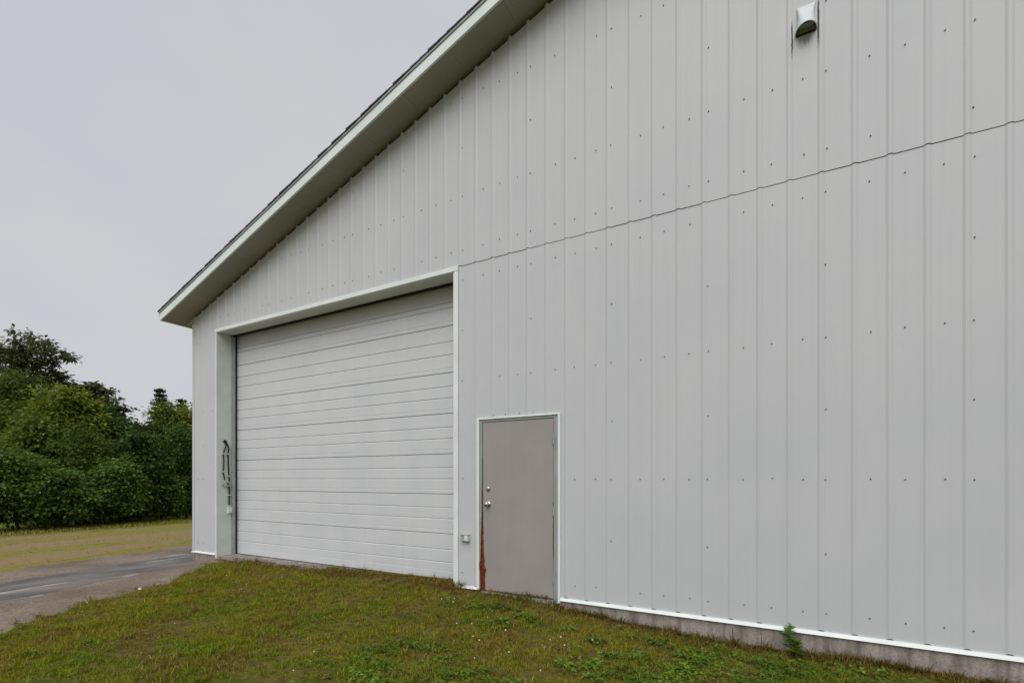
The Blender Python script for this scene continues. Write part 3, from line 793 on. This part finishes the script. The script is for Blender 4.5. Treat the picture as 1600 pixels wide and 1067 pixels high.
shr = [(-30, 690, 48, 14.6, 'leaf_fresh', 'fresh green shrub at the left edge of the photo'),
       (28, 712, 46, 15.2, 'leaf_fresh', 'wide fresh green shrub at the foot of the left wood'),
       (92, 735, 40, 15.6, 'leaf_fresh', 'leafy green shrub below the bright yellow green tree'),
       (66, 648, 42, 17.2, 'leaf_mid', 'tall dull green shrub behind the wide fresh green one'),
       (138, 668, 38, 17.2, 'leaf_mid', 'dark shrub in the middle of the wood edge'),
       (182, 716, 34, 17.2, 'leaf_fresh', 'light leaved shrub in front of the dark middle shrubs'),
       (222, 676, 32, 18.4, 'leaf_deep', 'dark green shrub under the dip of the treeline'),
       (252, 722, 30, 18.8, 'leaf_fresh', 'small fresh green shrub below the pointed spruce'),
       (290, 672, 30, 19.6, 'leaf_deep', 'dark shrub beside the corner of the white building')]
for u, tv, hw, Z, mt, lab in shr:
    x, y = at(u, Z); zt = topz(tv, Z); w = px(hw, Z)
    bl = [(0, 0, zt * .55, w, w * .8, zt * .46), (-w * .6, -.2, zt * .38, w * .7, w * .6, zt * .34), (w * .6, .2, zt * .40, w * .7, w * .6, zt * .36), (w * .2, -.3, zt * .75, w * .5, w * .5, zt * .25), (-w * random.uniform(.2, .9), -.2, zt * random.uniform(.6, 1.0), w * .35, w * .4, zt * .16), (w * random.uniform(.3, .9), -.1, zt * random.uniform(.6, .95), w * .3, w * .4, zt * .14), (-w * .1, -.4, zt * .2, w * 1.05, w * .7, zt * .22)]
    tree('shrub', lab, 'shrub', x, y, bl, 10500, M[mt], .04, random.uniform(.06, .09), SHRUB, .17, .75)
# the wood behind that reads as one dark mass
nM = 40000
uu = rng.uniform(-160, 600, nM); zz = rng.uniform(24.5, 27.5, nM) + np.clip(uu - 300, 0, 400) * .02
tops = np.interp(uu, [-160, -20, 60, 120, 200, 260, 330, 420, 600], [560, 600, 615, 640, 680, 660, 650, 640, 660])
vv_ = rng.uniform(0, 1, nM) ** .8
Xc = (uu - 800) / 746 * zz
mass = np.stack([-zz * math.sin(PHI) + Xc * math.cos(PHI), -CAM_D + zz * math.cos(PHI) + Xc * math.sin(PHI), -.3 + (CAM_H + .3 + (748 - tops) / 746 * zz) * vv_], 1)
wood = leaf_cards(mass, rng.normal(size=mass.shape), .34, 1.5, .4, M['leaf_deep'], 'far_wood')
wood['kind'] = 'stuff'; wood['label'] = 'dark mass of the wood behind the front trees'

# ---------------- lawn
def blades(P, h, w, lean, mat, name):
    n = len(P)
    az = rng.uniform(0, 2 * np.pi, n); wd = np.stack([np.cos(az), np.sin(az), np.zeros(n)], 1)
    la = rng.uniform(0, 2 * np.pi, n); ld = np.stack([np.cos(la), np.sin(la), np.zeros(n)], 1) * lean[:, None]
    up = np.array([0, 0, 1.0])
    m1 = P + (ld * .35 + up * .6) * h[:, None]; tip = P + (ld * 1.0 + up * np.sqrt(np.clip(1 - lean[:, None] ** 2 * .6, .08, 1))) * h[:, None]
    W = wd * w[:, None] * .5
    V = np.stack([P - W, P + W, m1 + W * .8, m1 - W * .8, tip], 1).reshape(-1, 3)
    i = np.arange(n)[:, None] * 5
    T = np.concatenate([i + np.array([[0, 1, 2]]), i + np.array([[0, 2, 3]]), i + np.array([[3, 2, 4]])], 1).reshape(-1, 3)
    return np_mesh(name, V, T, 3, mat, kind='stuff')
def vnoise(x, y, s, seed):
    r = np.random.default_rng(seed); a = 0
    for k in range(5):
        th = r.uniform(0, 6.28); f = s * r.uniform(.6, 1.9); p = r.uniform(0, 6.28)
        a = a + np.sin((x * np.cos(th) + y * np.sin(th)) * f + p)
    return a / 5
def tufts(n, x0, x1, y0, y1, per, spread, visible):
    x = rng.uniform(x0, x1, n); y = rng.uniform(y0, y1, n)
    d = np.stack([x, y], 1) - CAMP
    zc = d[:, 0] * -math.sin(PHI) + d[:, 1] * math.cos(PHI); xc = d[:, 0] * math.cos(PHI) + d[:, 1] * math.sin(PHI)
    vis = (zc > 2.9) & (np.abs(xc) < zc * 1.15)
    k = (vis if visible else ~vis) & (x > lawn_edge(y) + np.abs(rng.normal(size=n)) * .22 - .10) & (np.hypot(d[:, 0], d[:, 1]) > .5)
    a = vnoise(x, y, 5, 3); b = vnoise(x, y, 14, 5)
    k &= rng.random(n) < np.clip(.74 + .40 * a + .75 * b, .08, 1)
    x, y, a, b = x[k], y[k], a[k], b[k]; n = len(x)
    hgt = rng.gamma(3, .33, n) * .024 * (1 + 1.2 * (rng.random(n) < .04)) * np.clip(1 + .5 * a + .4 * b, .4, 2)
    wall = (y > -.14) & ((x > G1 - .4) | (rng.random(n) < .15))
    hgt = np.where(wall, hgt * rng.uniform(1.0, 2.2, n), hgt)
    bx = np.repeat(x, per) + rng.normal(size=n * per) * spread; by = np.repeat(y, per) + rng.normal(size=n * per) * spread; by = np.minimum(by, np.where((bx > -6.2 + rng.normal(size=n * per) * .5) & (bx < G1 - .03), .31, -.012))
    h = np.repeat(hgt, per) * rng.uniform(.5, 1.3, n * per)
    return np.stack([bx, by, ground_z(bx, by) - .004], 1), np.clip(h, .010, .13)
P1, h1 = tufts(84000, -8.7, 2.2, -4.7, .25, 9, .016, True)
P2, h2 = tufts(16000, -8.7, 5, -6.5, -.01, 7, .02, False)
P = np.concatenate([P1, P2]); hh = np.concatenate([h1, h2]); n = len(P)
g_ = blades(P, hh, rng.uniform(.0035, .0080, n), np.clip(rng.normal(.72, .3, n), .1, 1.25), M['blade'], 'lawn_grass')
g_['label'] = 'short patchy mown lawn in front of the building'
# rough grass over the field beyond the drive and along the wood
N3 = 60000
xf = rng.uniform(-21.5, -10.8, N3); yf = rng.uniform(-6, 9, N3)
pf = np.where(xf < -18.6, .95, .05)
kf = (rng.random(N3) < pf) & (xf < -11.7 - .28 * yf)
xf, yf = xf[kf], yf[kf]; n = len(xf)
hf = np.where(xf < -19, rng.uniform(.04, .13, n), rng.uniform(.015, .035, n))
m = NT('field_grass_blade'); geo = m.n('NewGeometry')
m.color(m.ramp(geo.outputs['Random Per Island'], [(0, (.13, .145, .018)), (.5, (.21, .215, .032)), (.8, (.26, .235, .05)), (1, (.32, .25, .10))])); m.rough(.8, spec=.2)
M['field'] = m.m
f_ = blades(np.stack([xf, yf, ground_z(xf, yf) - .004], 1), hf, rng.uniform(.010, .022, n), np.clip(rng.normal(.7, .25, n), .1, 1.1), M['field'], 'field_grass')
f_['label'] = 'sparse rough grass between the drive and the wood'

# clover and other broad leaved ground cover in the lawn
def clover(name, centers, mat, label):
    V, T = [], []; base = 0
    for (cx, cy, rad, cnt, size) in centers:
        for _ in range(cnt):
            a = random.uniform(0, 6.283); rr = rad * math.sqrt(random.random()) * (1 + .3 * math.sin(3 * a + cx * 9))
            x, y = cx + rr * math.cos(a) * 1.3, cy + rr * math.sin(a) * .8
            if y > -.03 or x < float(lawn_edge(y)): continue
            z = float(ground_z(x, y)) + random.uniform(.015, .055)
            sz = size * random.uniform(.6, 1.3); rot = random.uniform(0, 6.28); tx, ty = random.uniform(-.4, .4), random.uniform(-.4, .4)
            nl = 3 if random.random() < .75 else 1
            for k in range(nl):
                th = rot + k * 2.094; c, s = math.cos(th), math.sin(th); el = 1 if nl == 3 else 1.7
                loc = [(0, 0), (.45, .38), (.85, .42), (1.05 * el, 0), (.85, -.42), (.45, -.38)]
                for (p, q_) in loc:
                    X = (p * c - q_ * s) * sz; Y = (p * s + q_ * c) * sz
                    V.append((x + X, y + Y, z + X * tx + Y * ty + abs(q_) * sz * .35 - (p * p) * sz * .12))
                T += [(base, base + 1, base + 2), (base, base + 2, base + 3), (base, base + 3, base + 4), (base, base + 4, base + 5)]
                base += 6
    o = np_mesh(name, np.array(V), np.array(T), 3, mat, kind='stuff'); o['label'] = label; return o
cc = []
for _ in range(150):
    x = random.uniform(-8, 2.0); y = random.uniform(-4.2, -.1)
    cc.append((x, y, random.uniform(.06, .22), random.randint(8, 50), random.uniform(.010, .018)))
for _ in range(110):     # the thicker, broader leaved patches on the right
    x = random.uniform(-3.2, 1.7); lim = -.45 - .62 * (1.7 - x)
    y = random.uniform(max(-2.8, lim), -.28)
    cc.append((x, y, random.uniform(.07, .26), random.randint(14, 60), random.uniform(.013, .030)))
for _ in range(34):
    x = random.uniform(-1.0, 1.7); lim = -.5 - .60 * (1.7 - x)
    y = random.uniform(lim, -.30)
    cc.append((x, y, random.uniform(.06, .18), random.randint(8, 26), random.uniform(.028, .046)))
clover('clover_cover', cc, M['clover'], 'clover and broad leaved weeds growing through the lawn')
V = MB()
for _ in range(34):      # white clover heads
    if random.random() < .6: x, y = random.gauss(-2.2, .45), random.gauss(-1.1, .3)
    else: x, y = random.uniform(-7, 1.2), random.uniform(-3.4, -.3)
    if y > -.05 or x < float(lawn_edge(y)): continue
    z = float(ground_z(x, y)) + random.uniform(.03, .06); r = random.uniform(.004, .0075)
    V.lathe((x, y, z), (random.uniform(-.3, .3), random.uniform(-.3, .3), 1), [(-r, r * .3), (-r * .4, r * .95), (r * .3, r), (r, r * .3)], 6)
V.build('clover_flowers', M['stone'], None, kind='stuff', label='tiny white clover heads dotted over the lawn')
# dead leaves in the grass, enlarged to stand in for shadowed tufts
V = []; T = []; 
for i in range(650):
    x, y = random.uniform(-8, 1.8), random.uniform(-4.4, -.1)
    if x < float(lawn_edge(y)): continue
    z = float(ground_z(x, y)) + random.uniform(.012, .03); s = random.uniform(.010, .038); a = random.uniform(0, 6.28)
    c, sn = math.cos(a) * s, math.sin(a) * s; b0 = len(V)
    V += [(x - c, y - sn, z), (x - sn * .5, y + c * .5, z + random.uniform(0, .015)), (x + c, y + sn, z + random.uniform(-.004, .008)), (x + sn * .5, y - c * .5, z + random.uniform(0, .012))]
    T += [(b0, b0 + 1, b0 + 2), (b0, b0 + 2, b0 + 3)]
o = np_mesh('leaves_and_tuft_shade', np.array(V), np.array(T), 3, M['straw'], kind='stuff'); o['label'] = 'small brown dead leaves that also stand in for shaded tufts of lawn'

# single weeds against the foundation
def weed(name, label, x, y, h, nleaf, lsize, mat, lean=(0, 0), spread=.6):
    z0 = float(ground_z(x, y)) - .01
    t = thing(name, label, 'weed', (x, y, z0), 'weeds against the foundation')
    tb = MB(); tb.tube([(x, y, z0), (x + lean[0] * .4, y + lean[1] * .4, z0 + h * .55), (x + lean[0], y + lean[1], z0 + h)], [.0035, .0028, .0015], 6)
    tb.build('stem', M['straw'] if mat == 'straw' else M['weed'], t)
    C, D = [], []
    for i in range(nleaf):
        f = .25 + .75 * (i + .5) / nleaf; a = i * 2.4
        e = np.array([math.cos(a), math.sin(a) * .8, .35]); l = lsize * (1.25 - .7 * f)
        C.append(np.array([x + lean[0] * f, y + lean[1] * f, z0 + h * f]) + e * l * spread); D.append(e)
    leaf_cards(np.array(C), np.array(D), lsize * .9, 1.5, .8, M[mat], 'leaves', t)
weed('weed_plant', 'tall leafy green weed standing against the concrete foundation', .12, -.09, .29, 20, .062, 'weed')
weed('weed_plant', 'bushy low weed at the foot of the tall leafy one', .17, -.12, .17, 18, .06, 'clover')
weed('dry_stalk', 'brown dry stalk with a pale head against the foundation', -.33, -.06, .19, 5, .018, 'straw', (-.01, .02))
weed('dry_stalk', 'bare brown stalk in the grass between the pale one and the green weed', -.10, -.16, .24, 6, .014, 'straw', (.01, 0))
weed('dry_stalk', 'short brown stalk under the taupe door', -2.62, -.05, .10, 8, .015, 'straw', (.01, 0))
# two white pebbles at the edge of the drive
for (x, y, s, lab) in ((-7.42, -1.72, .022, 'larger white pebble at the lawn edge by the drive'), (-7.55, -1.45, .016, 'smaller white pebble at the lawn edge by the drive')):
    z = float(ground_z(x, y)) + .02
    b = MB(); b.lathe((x, y, z), (.3, .2, 1), [(-s * .6, s * .4), (-s * .3, s * .95), (s * .1, s), (s * .5, s * .6), (s * .62, s * .1)], 9)
    tag(b.build('white_pebble', M['stone'], None, True), lab, 'pebble', 'white pebbles')
